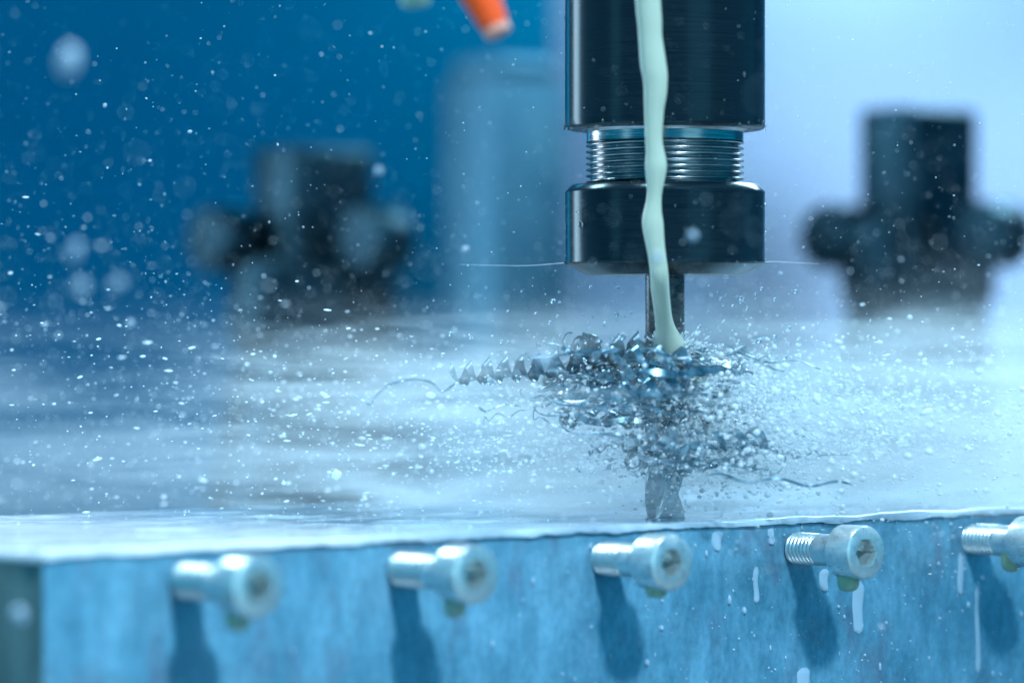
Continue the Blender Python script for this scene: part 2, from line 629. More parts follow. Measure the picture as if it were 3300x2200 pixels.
mill = thing("end_mill", "dark carbide end mill with twisted flutes held in the chuck", "cutter", (CX, 0, -4.5))
link("shank", lathe([(0.0, 3.6), (0.42, 3.6), (0.49, 3.75), (0.49, 6.6)], 64), M_carbide, mill, angle=40)
def flutes():
    n, m = 96, 70
    V, F = [], []
    for j in range(m + 1):
        z = 3.7 * j / m
        tw = z * 1.15
        for i in range(n):
            a = 2 * PI * i / n
            ph = (a * 3 / (2 * PI)) % 1.0
            if ph < 0.16:
                r = 0.5
            elif ph < 0.24:
                r = 0.5 - 0.06 * (ph - 0.16) / 0.08
            else:
                u = (ph - 0.24) / 0.76
                r = 0.44 - 0.20 * math.sin(PI * min(1, u * 1.12)) if u < 0.86 else 0.44 - 0.20 * math.sin(PI * 0.963) + (u - 0.86) / 0.14 * 0.07
            if z > 3.2:
                r = r + (0.47 - r) * (z - 3.2) / 0.5
            V.append((r * math.cos(a + tw), r * math.sin(a + tw), z))
    for j in range(m):
        for i in range(n):
            k = (i + 1) % n
            F.append((j * n + i, j * n + k, (j + 1) * n + k, (j + 1) * n + i))
    F.append(tuple(range(n - 1, -1, -1)))
    F.append(tuple(m * n + i for i in range(n)))
    return mesh_of(V, F)
link("flute", flutes(), M_flute, mill, angle=35)

# ------------------------------------------------------------------ coolant jet
jet_rows = [(-260, 520, 655), (-150, 536, 668), (-60, 550, 682), (0, 560, 690), (50, 562, 692), (100, 570, 697), (150, 573, 694), (200, 577, 700), (250, 578, 709), (300, 583, 716), (340, 590, 722), (370, 597, 722), (430, 600, 718), (470, 601, 710),
            (500, 603, 703), (560, 604, 700), (640, 607, 692), (700, 612, 705), (740, 606, 716), (770, 605, 719), (830, 612, 705), (880, 619, 692), (930, 612, 690),
            (980, 597, 693), (1020, 589, 702), (1070, 598, 704), (1130, 612, 706), (1200, 625, 716), (1260, 630, 724), (1330, 632, 727), (1400, 643, 733), (1450, 650, 738),
            (1500, 653, 750), (1540, 652, 772), (1575, 640, 800), (1610, 620, 820)]
pts, rad = [], []
for y, l, r in jet_rows:
    Y = -6.0 + 2.6 * min(1.0, (y + 260) / 1525) if y < 1265 else -3.4 + 2.6 * (y - 1265) / 345
    c = px(1650 + (l + r) / 2 / 1.4255, y / 1.4255, Y)
    pts.append(c)
    rad.append(0.91 * (r - l) / 2 / 1.4255 * (D + Y) / FPX)
jet = link("coolant_jet", tube(pts, rad, 28, 0.75), M_milk)
sub = jet.modifiers.new("smooth", 'SUBSURF')
sub.levels = sub.render_levels = 2
tag(jet, "milky green jet of coolant falling in front of the chuck onto the cutter", "coolant jet")

# ------------------------------------------------------------------ coolant nozzles at the top
def nozzle(name, label, tip, axis, mats, s=1.0):
    root = thing(name, label, "nozzle", tip, Vector(axis).to_track_quat('Z', 'Y').to_euler())
    link("cone", lathe([(0.20 * s, -0.25), (0.30 * s, -0.25), (0.36 * s, -0.4), (0.55 * s, -2.3), (0.62 * s, -2.5), (0.62 * s, -2.8), (0.3 * s, -2.9)], 40), mats[0], root, angle=35)
    link("tip_ring", lathe([(0.16 * s, -0.5), (0.17 * s, 0.0), (0.30 * s, 0.0), (0.335 * s, -0.05), (0.335 * s, -0.26), (0.2 * s, -0.26)], 40), mats[1], root, angle=35)
    link("ball_joint", lathe([(0.2 * s, -2.8), (0.5 * s, -2.95), (0.66 * s, -3.3), (0.62 * s, -3.7), (0.45 * s, -3.95), (0.7 * s, -4.1), (0.75 * s, -5.0), (0.75 * s, -7.0), (0, -7.0)], 40), mats[2], root, angle=35)
    return root


nozzle("coolant_nozzle", "orange coolant nozzle with a pale tip at the top, left of the chuck", px(1608, 112, 19), (0.42, -0.15, -0.89), (M_orange, M_orange_tip, M_orange), 1.25)
nozzle("coolant_nozzle", "pale green nozzle tip peeking in at the top, left of the orange nozzle", px(1340, 16, 22), (0.1, -0.1, -0.98), (M_green, M_green, M_collar), 1.3)

# ------------------------------------------------------------------ clamps and post behind
def clamp(label, loc, rotz, top, w, d):
    """a post with a rounded block on top and a bolt with a round head on each side"""
    root = thing("fixture_clamp", label, "clamp", loc, (0, 0, rotz), "fixture clamps behind the block")
    H = top - loc[2]
    link("head_block", box_mesh(-w / 2, w / 2, -d / 2, d / 2, H - 7.2, H, 0.3, 3), M_clamp, root, angle=40)
    link("crossbar", box_mesh(-w * 0.85, w * 0.85, -d * 0.42, d * 0.42, H - 7.7, H - 4.4, 0.35, 3), M_clamp, root, angle=40)
    pm = box_mesh(-w * 0.62, w * 0.62, -d * 0.5, d * 0.5, 2.0, H - 7.0, 0.2, 2)
    for v in pm.vertices:                    # the foot widens and slopes outward to the left
        f = 1 - (v.co.z - 2.0) / (H - 9.0)
        v.co.x += (-w * 0.9 if v.co.x < 0 else w * 0.3) * f
    link("post", pm, M_clamp, root, angle=40)
    link("base", box_mesh(-w * 1.1, w * 1.1, -d * 1.0, d * 1.0, 0, 2.1, 0.2, 2), M_clamp, root, angle=40)
    return root, H


def knob_on(root, loc, axis, r=1.15, l=1.5):
    k = link("round_bolt", lathe([(0, -0.3), (r * 0.7, -0.3), (r * 0.95, 0.0), (r, 0.12), (r, l - 0.25), (r * 0.88, l), (r * 0.45, l + 0.02), (r * 0.42, l + 0.12), (0, l + 0.12)], 40), M_clamp, root, angle=35)
    k.location = loc
    k.rotation_euler = Vector(axis).to_track_quat('Z', 'Y').to_euler()
    return k


YC = 52.0
for lab, xc, ytop, yk, kx0, kx1 in (
        ("blurred dark clamp with two round bolts behind the left part of the block", 1010, 478, 775, 775, 1275),
        ("blurred dark clamp with two round bolts against the bright wall at the right", 2960, 352, 765, 2745, 3225)):
    c = px(xc, ytop, YC)
    root, H = clamp(lab, (c.x, YC, -16), ANG, c.z, 4.0, 2.9)
    for kx in (kx0, kx1):
        p = px(kx, yk, YC)
        dx = p.x - c.x
        Ry = Matrix.Rotation(-ANG, 3, 'Z')
        loc = Ry @ Vector((dx, -2.6 if kx == kx1 else 0.0, 0))
        knob_on(root, (loc.x, loc.y, p.z + 16), (-1, 0, 0), 1.32, 1.75)
p = px(1625, 190, 62)
post = thing("guide_post", "tall blurred square post behind the chuck, left of it", "post", (p.x, 62, -16), (0, 0, ANG))
M_post = worn("dull_blue_steel", (0.05, 0.14, 0.20), (0.07, 0.17, 0.23), 1.0, 0.55, (1, 1, 1), 0.5, 0.0)
link("shaft", box_mesh(-1.95, 1.95, -1.75, 1.75, 0, p.z + 15.0, 0.06, 2), M_post, post, angle=40)
link("cap", box_mesh(-1.75, 1.75, -1.55, 1.55, p.z + 14.9, p.z + 16, 0.35, 3), M_post, post, angle=40)

# ------------------------------------------------------------------ swarf
def ribbon(path, width, thick, twist=0.0, seed=0):
    """a strip with a rectangular section swept along the path"""
    P = [Vector(p) for p in path]
    V, F = [], []
    up = Vector((0.2, 0.3, 0.93)).normalized()
    for k, p in enumerate(P):
        t = (P[min(k + 1, len(P) - 1)] - P[max(k - 1, 0)])
        if t.length < 1e-6:
            t = Vector((1, 0, 0))
        t.normalize()
        u = (up - t * up.dot(t))
        if u.length < 1e-3:
            u = t.orthogonal()
        u.normalize()
        w = t.cross(u)
        a = twist * k / len(P)
        uu = u * math.cos(a) + w * math.sin(a)
        ww = w * math.cos(a) - u * math.sin(a)
        f = min(1, (k + 0.4) / 3, (len(P) - k - 0.6) / 3)
        jag = 0.8 + 0.35 * noise.noise(Vector((k * 0.7, seed, 0)))
        hw, ht = width / 2 * f * jag, thick / 2
        V += [p + uu * hw + ww * ht, p - uu * hw + ww * ht, p - uu * hw - ww * ht, p + uu * hw - ww * ht]
    for k in range(len(P) - 1):
        for i in range(4):
            j = (i + 1) % 4
            F.append((k * 4 + i, k * 4 + j, (k + 1) * 4 + j, (k + 1) * 4 + i))
    F.append((3, 2, 1, 0))
    e = (len(P) - 1) * 4
    F.append((e, e + 1, e + 2, e + 3))
    return mesh_of(V, F)


def coil(spine, r0, r1, turns, per=18):
    """a helix wound round a polyline"""
    P = [Vector(p) for p in spine]
    n = int(turns * per)
    out = []
    for k in range(n + 1):
        f = k / n
        q = f * (len(P) - 1)
        i = min(int(q), len(P) - 2)
        c = P[i].lerp(P[i + 1], q - i)
        t = (P[i + 1] - P[i]).normalized()
        u = t.cross(Vector((0, 1, 0))).normalized()
        w = t.cross(u)
        a = 2 * PI * turns * f
        r = r0 + (r1 - r0) * f
        out.append(c + u * (r * math.cos(a)) + w * (r * math.sin(a)))
    return out


def coil_strip(spine, r0, r1, w0, w1, turns, per=20, lean=0.35, seed=0, thick=0.022):
    """a wide strip curled into a helix round a polyline, one edge lifted like a spring of swarf"""
    P = [Vector(p) for p in spine]
    n = int(turns * per)
    V, F = [], []
    for k in range(n + 1):
        f = k / n
        q = f * (len(P) - 1)
        i = min(int(q), len(P) - 2)
        c = P[i].lerp(P[i + 1], q - i)
        t = (P[i + 1] - P[i]).normalized()
        u = t.cross(Vector((0, 1, 0))).normalized()
        w = t.cross(u)
        a = 2 * PI * turns * f + 0.3 * noise.noise(Vector((f * 9, seed, 0)))
        r = (r0 + (r1 - r0) * f) * (1 + 0.18 * noise.noise(Vector((f * turns * 1.3, seed, 5))))
        rad_ = u * math.cos(a) + w * math.sin(a)
        half = (w0 + (w1 - w0) * f) / 2 * min(1, (k + 1) / 6, (n - k + 1) / 6)
        wd = (t + rad_ * lean).normalized() * half
        nn = rad_ * (thick / 2)
        m_ = c + rad_ * r
        V += [m_ + wd + nn, m_ - wd + nn, m_ - wd - nn, m_ + wd - nn]
    for k in range(n):
        for i in range(4):
            j2 = (i + 1) % 4
            F.append((k * 4 + i, k * 4 + j2, (k + 1) * 4 + j2, (k + 1) * 4 + i))
    F.append((3, 2, 1, 0))
    e = n * 4
    F.append((e, e + 1, e + 2, e + 3))
    return mesh_of(V, F)


# the long curled chip that trails off to the left of the cutter
sp = [px(1455, 1203, 0.5), px(1560, 1196, 0.3), px(1660, 1188, 0.2), px(1760, 1178, 0), px(1880, 1150, -0.3), px(2000, 1128, -0.5), px(2100, 1118, -0.6)]
long_chip = link("spiral_chip", coil_strip(sp, 0.24, 0.32, 0.26, 0.36, 11, 22, 0.9, 3), M_chip, smooth=True, angle=40)
tag(long_chip, "long spiral curl of aluminium swarf reaching left from the cutter", "metal chip")
wav = [px(x, y, 0.9) for x, y in ((1142, 1270), (1165, 1288), (1192, 1302), (1215, 1272), (1260, 1238), (1330, 1222), (1390, 1232), (1425, 1262), (1470, 1236), (1540, 1222), (1640, 1214), (1740, 1205), (1850, 1200))]
def smooth_path(P, n):
    out = []
    for k in range(len(P) - 1):
        a, b, c, d = P[max(k - 1, 0)], P[k], P[k + 1], P[min(k + 2, len(P) - 1)]
        for s in range(n):
            t = s / n
            out.append(0.5 * ((2 * b) + (c - a) * t + (2 * a - 5 * b + 4 * c - d) * t * t + (3 * b - a - 3 * c + d) * t ** 3))
    out.append(P[-1])
    return out
o = link("wavy_chip", ribbon(smooth_path(wav, 7), 0.09, 0.02, 2.0, 5), M_chip, angle=40)
tag(o, "thin wavy strand of swarf below the long spiral chip", "metal chip")
lp = [px(x, y, 0.2) for x, y in ((2380, 1500), (2440, 1430), (2500, 1425), (2530, 1470), (2510, 1520), (2460, 1530), (2430, 1490), (2450, 1440), (2530, 1435), (2580, 1470), (2620, 1478), (2650, 1466), (2740, 1464))]
o = link("looped_chip", ribbon(smooth_path(lp, 8), 0.07, 0.015, 3.0, 9), M_chip, angle=40)
tag(o, "thin looped chip trailing right from the lower tangle", "metal chip")
lp = [px(x, y, 0.2) for x, y in ((2240, 1136), (2262, 1126), (2286, 1140), (2280, 1152))]
o = link("loose_chip", ribbon(smooth_path(lp, 6), 0.16, 0.03, 1.0, 4), M_chip, angle=40)
tag(o, "small dark loose chip flying just right of the coolant jet's foot", "metal chip")

# the two tangles of swarf that whirl round the cutter
def tangle(label, z0, z1, n, r_lo, r_hi, sx, dx, seed, big, long):
    rnd = random.Random(seed)
    root = thing("chip_nest", label, "swarf", (CX, 0, (z0 + z1) / 2))
    base = Vector((CX, 0, (z0 + z1) / 2))
    for k in range(n):
        zz = rnd.uniform(z0, z1) - base.z
        a0 = rnd.uniform(0, 2 * PI)
        span = rnd.uniform(0.7, 2.6)
        r = rnd.uniform(r_lo, r_hi)
        dr = rnd.uniform(-0.3, 0.5)
        dz = rnd.uniform(-0.35, 0.25)
        kind = rnd.random()
        path = []
        m = 34
        if kind < 0.74:                      # an arc wrapped round the cutter, itself rippled
            fr, am = rnd.uniform(3, 9), rnd.uniform(0.02, 0.08)
            for i in range(m):
                f = i / (m - 1)
                a = a0 + span * f
                rr = r + dr * f + am * math.sin(fr * f * 2)
                path.append(Vector((rr * math.cos(a) * sx + dx, rr * math.sin(a) * 1.7, zz + dz * f + am * math.cos(fr * f * 2))))
        else:                                # a free curl lying along the whirl
            c = Vector((r * math.cos(a0) * sx + dx, r * math.sin(a0) * 1.7, zz))
            d = Vector((-math.sin(a0) + 0.3, math.cos(a0), rnd.uniform(-0.25, 0.25)))
            ln = rnd.uniform(0.7, 1.5)
            link("chip", coil_strip([c - d * ln / 2, c, c + d * ln / 2], rnd.uniform(0.12, 0.24), rnd.uniform(0.14, 0.30), 0.16, 0.26, ln / 0.42, 18, rnd.uniform(0.3, 0.9), k), M_chip, root, angle=40)
            continue
        link("chip", ribbon(path, rnd.choice((0.04, 0.07, 0.11, 0.16, 0.22)) * big, 0.02, rnd.uniform(-3, 3), k), M_chip, root, angle=40)
    for k in range(long):                    # long thin strands that sweep out of the tangle
        a0 = rnd.uniform(0, 2 * PI)
        r = rnd.uniform(1.6, 2.6)
        zz = rnd.uniform(z0, z1) - base.z
        span, dr, dz = rnd.uniform(0.5, 1.1), rnd.uniform(0.5, 1.6), rnd.uniform(-0.5, 0.2)
        fr = rnd.uniform(8, 18)
        path = [Vector(((r + dr * f) * math.cos(a0 + span * f) * sx + dx, (r + dr * f) * math.sin(a0 + span * f) * 1.4, zz + dz * f + 0.07 * math.sin(fr * f))) for f in (q / 39 for q in range(40))]
        link("chip", ribbon(path, rnd.uniform(0.03, 0.08), 0.015, rnd.uniform(-4, 4), 100 + k), M_chip, root, angle=40)
    return root


tangle("upper tangle of curled swarf wrapped round the cutter under the coolant jet", -1.95, -0.05, 84, 0.55, 2.3, 1.25, -0.85, 21, 1.0, 16)
tangle("lower tangle of curled swarf on the right side of the cutter", -3.25, -2.35, 46, 0.5, 2.0, 1.05, 0.8, 33, 0.9, 10)

# ------------------------------------------------------------------ splash sheets
def splash(label, z, r0, r1, a0, a1, lift, seed, cx=CX):
    nx, ny = 70, 14
    V, F = [], []
    for i in range(nx + 1):
        a = a0 + (a1 - a0) * i / nx
        e = 0.55 + 0.75 * abs(noise.noise(Vector((a * 2.3, seed, 0)))) + 0.35 * noise.noise(Vector((a * 7, seed, 3)))
        for j in range(ny + 1):
            v = j / ny
            r = r0 + (r1 - r0) * v * e
            zz = z + lift * v * v * e + 0.10 * noise.noise(Vector((r * 2.5 * math.cos(a), r * 2.5 * math.sin(a), seed))) * (0.3 + v)
            V.append((cx + r * math.cos(a), r * math.sin(a), zz))
    for i in range(nx):
        for j in range(ny):
            k = i * (ny + 1) + j
            F.append((k, k + 1, k + ny + 2, k + ny + 1))
    me = mesh_of(V, F)
    o = link("coolant_splash", me, M_water)
    s = o.modifiers.new("thickness", 'SOLIDIFY')
    s.thickness = 0.05
    tag(o, label, "splash")
    return o


splash("clear sheet of coolant thrown outward under the foot of the jet", -0.35, 0.5, 2.3, 0.0, 2 * PI, -0.4, 1.0)
splash("clear swirl of coolant between the two tangles of swarf", -1.7, 0.6, 2.1, 0.0, 2 * PI, -0.3, 8.0)

def foot_sheet():
    nx, ny = 36, 26
    V, F = [], []
    for j in range(ny + 1):
        v = j / ny
        for i in range(nx + 1):
            u = i / nx
            xl, xr = 2112 - 60 * v ** 1.5, 2178 + 20 * v + 75 * v ** 1.6
            yb = 1070 + (150 + 30 * noise.noise(Vector((u * 5, 1, 4)))) * v
            p_ = px(xl + (xr - xl) * u, yb, -0.95)
            p_.y += -0.25 * math.sin(PI * u) * v + 0.12 * noise.noise(Vector((u * 4, v * 4, 2)))
            V.append(p_)
    for j in range(ny):
        for i in range(nx):
            a = j * (nx + 1) + i
            F.append((a, a + 1, a + nx + 2, a + nx + 1))
    return mesh_of(V, F)


M_sheet = principled("thin_milky_coolant", (0.74, 0.84, 0.74), 0, 0.08, Transmission_Weight=0.6, IOR=1.33)
o = link("coolant_splash", foot_sheet(), M_sheet)
sm = o.modifiers.new("thickness", 'SOLIDIFY')
sm.thickness = 0.08
tag(o, "milky sheet of coolant spreading from the foot of the jet over the swarf", "splash")

# ------------------------------------------------------------------ spray of droplets
bm = bmesh.new()
bmesh.ops.create_icosphere(bm, subdivisions=1, radius=1)
bm.verts.ensure_lookup_table()
ICO_V = np.array([v.co[:] for v in bm.verts])
ICO_F = np.array([[v.index for v in f.verts] for f in bm.faces])
bm.free()


def droplets(name, pos, rad, stretch, direction, mat, label):
    n = len(pos)
    d = direction / np.maximum(np.linalg.norm(direction, axis=1, keepdims=True), 1e-6)
    u = ICO_V[None, :, :] * rad[:, None, None]
    along = (u * d[:, None, :]).sum(2, keepdims=True)
    v = u + d[:, None, :] * along * (stretch[:, None, None] - 1) + pos[:, None, :]
    k = ICO_V.shape[0]
    f = ICO_F[None] + (np.arange(n) * k)[:, None, None]
    me = bpy.data.meshes.new(name)
    nv, nf = n * k, n * len(ICO_F)
    me.vertices.add(nv)
    me.vertices.foreach_set("co", v.reshape(-1).astype(np.float32))
    me.loops.add(nf * 3)
    me.loops.foreach_set("vertex_index", f.reshape(-1).astype(np.int32))
    me.polygons.add(nf)
    me.polygons.foreach_set("loop_start", np.arange(nf, dtype=np.int32) * 3)
    me.polygons.foreach_set("loop_total", np.full(nf, 3, dtype=np.int32))
    me.update(calc_edges=True)
    o = link(name, me, mat)
    tag(o, label, kind="stuff")
    return o


def above_block(p, margin=0.02):
    """inside the block's outline? then keep above its top"""
    rel = p[:, :2] - np.array([P0.x, P0.y])
    t = rel @ np.array([TV.x, TV.y])
    inn = -(rel @ np.array([NV.x, NV.y]))
    inside = (t > T0 - .2) & (t < T1) & (inn > -0.1) & (inn < 14)
    return ~(inside & (p[:, 2] < ZT + margin))


# wide flat fan thrown off by the cutter
n = 32000
a = rng.uniform(0, 2 * PI, n)
R = 1.2 + rng.exponential(10.0, n)
z = -2.4 + rng.normal(0, 1, n) * (0.55 + 0.085 * R) + 0.004 * R * R
pos = np.stack([CX + R * np.cos(a), R * np.sin(a), z], 1)
dirn = np.stack([np.cos(a), np.sin(a), 0.12 * rng.normal(0, 1, n)], 1)
rad = np.minimum(np.exp(rng.normal(math.log(0.0098), 0.62, n)), 0.034)
st = 1.3 + rng.exponential(1.3, n)
k = above_block(pos) & (pos[:, 1] > -34) & (pos[:, 1] < 45) & ((np.cos(a) > -0.1) | (rng.random(n) < 0.55))
droplets("coolant_spray", pos[k], rad[k], np.minimum(st[k], 4.0), dirn[k], M_drop, "flat fan of coolant droplets thrown off the cutter over the block")

# fine drops that float everywhere
n = 21000
pos = np.stack([rng.uniform(-20, 20, n), rng.uniform(-14, 26, n), -4.2 + rng.exponential(6.0, n)], 1)
dirn = rng.normal(0, 1, (n, 3))
rad = np.minimum(np.exp(rng.normal(math.log(0.0060), 0.55, n)), 0.018)
st = 1.0 + rng.exponential(0.5, n)
k = above_block(pos) & (pos[:, 2] < 11)
droplets("fine_spray", pos[k], rad[k], np.minimum(st[k], 2.5), dirn[k], M_drop, "fine airborne coolant droplets in front of the wall")

# a dense burst right next to the cutter
n = 4200
a = rng.uniform(0, 2 * PI, n)
R = 0.6 + rng.exponential(1.9, n)
pos = np.stack([CX + 1.5 + R * np.cos(a) * 1.6, R * np.sin(a), -2.1 + rng.normal(0, 0.95, n)], 1)
dirn = np.stack([np.cos(a), np.sin(a), 0.3 * rng.normal(0, 1, n)], 1)
rad = np.exp(rng.normal(math.log(0.021), 0.55, n))
st = 1.0 + rng.exponential(0.4, n)
k = above_block(pos)
droplets("splash_droplets", pos[k], rad[k], np.minimum(st[k], 2.2), dirn[k], M_drop, "burst of coarse droplets bursting round the cutter")

# the coarse spray that leaves the cutter to the right, mostly out of focus
n = 1700
R = 0.8 + rng.exponential(3.2, n)
a = rng.normal(0.0, 0.55, n)
pos = np.stack([CX + R * np.cos(a), R * np.sin(a) * 1.5 + rng.normal(0, 1.6, n), -1.6 + rng.normal(0, 0.75, n) - 0.03 * R], 1)
dirn = np.stack([np.cos(a), np.sin(a), 0.2 * rng.normal(0, 1, n)], 1)
rad = np.minimum(np.exp(rng.normal(math.log(0.040), 0.40, n)), 0.085)
k = above_block(pos)
droplets("coarse_spray", pos[k], rad[k], (1.0 + rng.exponential(0.35, n))[k], dirn[k], M_drop, "coarse white droplets leaving the cutter to the right")

# clear beads flying in front of the bright wall, beside the cutter shank
n = 160
pos = np.stack([CX + rng.normal(0, 2.6, n), rng.normal(0, 1.0, n), rng.uniform(-1.2, 1.4, n)], 1)
rad = np.exp(rng.normal(math.log(0.035), 0.4, n))
droplets("clear_droplets", pos, rad, np.full(n, 1.1), rng.normal(0, 1, (n, 3)), M_water, "clear droplets flying beside the cutter shank")

# beads sitting on the front face of the block
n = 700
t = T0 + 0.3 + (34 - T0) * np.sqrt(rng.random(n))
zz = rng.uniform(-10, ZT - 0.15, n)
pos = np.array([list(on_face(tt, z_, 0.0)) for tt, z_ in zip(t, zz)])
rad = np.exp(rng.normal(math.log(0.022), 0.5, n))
droplets("wet_beads", pos, rad, np.full(n, 1.0) + rng.exponential(0.5, n), np.tile([[0, 0, 1.0]], (n, 1)), M_glare_bead, "small beads of coolant clinging to the block's front face")

# splinters of coolant that spring from the foot of the jet
n = 150
a = rng.uniform(-0.4, 1.25, n)
left = rng.random(n) < 0.28
a = np.where(left, PI - a, a)
R = 0.35 + rng.exponential(0.38, n)
pos = np.stack([CX + 0.15 + R * np.cos(a), -0.7 + rng.normal(0, 0.3, n), -0.25 + R * np.sin(a) * 0.55], 1)
dirn = np.stack([np.cos(a), 0.3 * rng.normal(0, 1, n), np.sin(a)], 1)
rad = np.exp(rng.normal(math.log(0.018), 0.45, n))
droplets("splash_splinters", pos, rad, 1.0 + rng.exponential(1.8, n).clip(0, 4), dirn, M_drop, "bright splinters of coolant springing from the foot of the jet")

# beads on the chuck
n = 120
a = rng.uniform(PI, 2 * PI, n)
which = rng.random(n)
zz = np.where(which < 0.30, rng.normal(1.95, 0.03, n), np.where(which < 0.5, rng.normal(5.36, 0.05, n), np.where(which < 0.75, rng.uniform(2.0, 3.7, n), rng.uniform(5.5, 9.0, n))))
edge_a = np.where(rng.random(n) < 0.5, rng.normal(PI + 0.04, 0.05, n), rng.normal(2 * PI - 0.04, 0.05, n))
a = np.where(rng.random(n) < 0.55, edge_a, a)
pos = np.stack([CX + 2.49 * np.cos(a), 2.49 * np.sin(a), zz], 1)
rad = np.exp(rng.normal(math.log(0.024), 0.4, n))
droplets("chuck_beads", pos, rad, 1.0 + rng.exponential(0.4, n), np.tile([[0, 0, 1.0]], (n, 1)), M_water, "small beads of coolant clinging to the rim and sides of the chuck")

# thin threads of coolant flung off the lower rim of the nut
for lab, row in (("thin thread of coolant flung off the nut's lower rim to the left", ((1824, 846), (1760, 852), (1690, 856), (1600, 855), (1480, 852))),
                 ("thin thread of coolant flung off the nut's lower rim to the right", ((2464, 843), (2500, 843), (2560, 846), (2640, 850)))):
    path = smooth_path([px(x, y, -0.5 + 0.004 * abs(x - 2143)) for x, y in row], 6)
    m_ = len(path)
    o = link("coolant_thread", tube(path, [0.008 * (1 - 0.75 * k / m_) * (1 + 0.4 * noise.noise(Vector((k * 0.9, 1, 2)))) for k in range(m_)], 8), M_drop)
    tag(o, lab, "coolant thread")

# large drops close to the lens or far behind, soft discs in the picture
big = [
    (222, 198, -24, 0.20, 1.5, (0.25, 0, 0.97), "largest soft drop in the upper left corner"),
    (242, 810, -22, 0.11, 2.0, (0.35, 0, 0.94), "long tilted drop at the left edge, above the spray"),
    (258, 925, -22, 0.12, 1.5, (0.8, 0, 0.3), "soft flattened drop at the left, just below the long tilted one"),
    (376, 916, -22, 0.10, 1.7, (0.8, 0, 0.5), "soft slanted drop right of the flattened one at the left"),
    (62, 1983, -20, 0.15, 1.3, (-0.2, 0, 0.97), "white drop flying past the block's dark left end"),
    (338, 340, -3, 0.045, 1.2, (0.4, 0, 0.9), "small bright drop below the largest soft drop"),
    (612, 424, -0.5, 0.04, 1.5, (1, 0, 0.1), "small crisp white drop above the left clamp"),
    (1220, 550, -12, 0.09, 1.0, (0, 0, 1), "round soft drop by the upper right corner of the left clamp"),
    (1500, 803, -7, 0.07, 1.3, (1, 0, 0.4), "oval drop between the left clamp and the collet nut"),
    (420, 1040, -10, 0.08, 1.1, (1, 0, 0.1), "round drop left of the left clamp, low over the spray"),
    (2232, 760, -14, 0.10, 1.0, (0, 0, 1), "faint round drop in front of the collet nut"),
    (2119, 832, -14, 0.10, 1.0, (0, 0, 1), "pale drop in front of the jet where it passes the nut"),
    (2840, 2022, -9, 0.07, 1.1, (0, 0, 1), "round white drop falling right of the fourth screw's shadow"),
    (2515, 882, -4, 0.055, 1.0, (0, 0, 1), "round drop right of the nut's lower corner"),
    (1752, 1165, -16, 0.16, 1.0, (0, 0, 1), "largest pale disc shaped drop above the long spiral chip"),
]
for x, y, Y, r, s, dr, lab in big:
    bmx = bmesh.new()
    bmesh.ops.create_icosphere(bmx, subdivisions=3, radius=r)
    d = Vector(dr).normalized()
    for v in bmx.verts:
        v.co += d * (v.co.dot(d) * (s - 1)) + Vector((0, 0, 0.12 * r * noise.noise(v.co * 6 / r * 0.2 + d)))
    me = bpy.data.meshes.new("mesh")
    bmx.to_mesh(me)
    bmx.free()
    o = link("flying_drop", me, M_soft)
    o.location = px(x, y, Y)
    tag(o, lab, "drop", "larger coolant drops in flight")

# ------------------------------------------------------------------ mist of atomised coolant
mist = link("coolant_mist", box_mesh(-45, 45, -16, 58, -15.6, 11), None, smooth=False)
mm = bpy.data.materials.new("mist")
mm.use_nodes = True
nt = mm.node_tree
nt.nodes.remove(nt.nodes["Principled BSDF"])
L = nt.links.new
vol = node(nt, "ShaderNodeVolumePrincipled")
vol.inputs["Color"].default_value = (0.92, 0.97, 1.0, 1)
vol.inputs["Anisotropy"].default_value = 0.2
tc = node(nt, "ShaderNodeTexCoord")
sep = node(nt, "ShaderNodeSeparateXYZ")
L(tc.outputs["Object"], sep.inputs[0])
mr = node(nt, "ShaderNodeMapRange")
mr.inputs["From Min"].default_value = -4.2
mr.inputs["From Max"].default_value = 2.8
mr.inputs["To Min"].default_value = 1.0
mr.inputs["To Max"].default_value = 0.0
mr.interpolation_type = 'SMOOTHERSTEP'
mp = node(nt, "ShaderNodeMapping")
mp.inputs["Scale"].default_value = (0.9, 0.9, 2.2)
nz = node(nt, "ShaderNodeTexNoise", Scale=0.19, Detail=5.0, Roughness=0.66)
L(tc.outputs["Object"], mp.inputs[0])
L(mp.outputs[0], nz.inputs["Vector"])
w = node(nt, "ShaderNodeMapRange")          # the noise lifts and lowers the top of the cloud
w.inputs["From Min"].default_value = 0.3
w.inputs["From Max"].default_value = 0.7
w.inputs["To Min"].default_value = 4.2
w.inputs["To Max"].default_value = -1.4
L(nz.outputs[0], w.inputs["Value"])
ad = node(nt, "ShaderNodeMath", operation='ADD')
L(sep.outputs[2], ad.inputs[0])
L(w.outputs[0], ad.inputs[1])
rx = node(nt, "ShaderNodeMapRange")         # the cutter throws the cloud to the right, where it stands higher and thicker
rx.inputs["From Min"].default_value = -6
rx.inputs["From Max"].default_value = 16
rx.inputs["To Min"].default_value = 0.0
rx.inputs["To Max"].default_value = 1.0
L(sep.outputs[0], rx.inputs["Value"])
sh = node(nt, "ShaderNodeMath", operation='MULTIPLY_ADD')
sh.inputs[1].default_value = -1.6
L(rx.outputs[0], sh.inputs[0])
L(ad.outputs[0], sh.inputs[2])
L(sh.outputs[0], mr.inputs["Value"])
gain = node(nt, "ShaderNodeMath", operation='MULTIPLY_ADD')
gain.inputs[1].default_value = 0.85
gain.inputs[2].default_value = 0.18
L(rx.outputs[0], gain.inputs[0])
den0 = node(nt, "ShaderNodeMath", operation='MULTIPLY')
L(gain.outputs[0], den0.inputs[0])
L(mr.outputs[0], den0.inputs[1])
den = node(nt, "ShaderNodeMath", operation='MULTIPLY')
den.inputs[1].default_value = 0.017
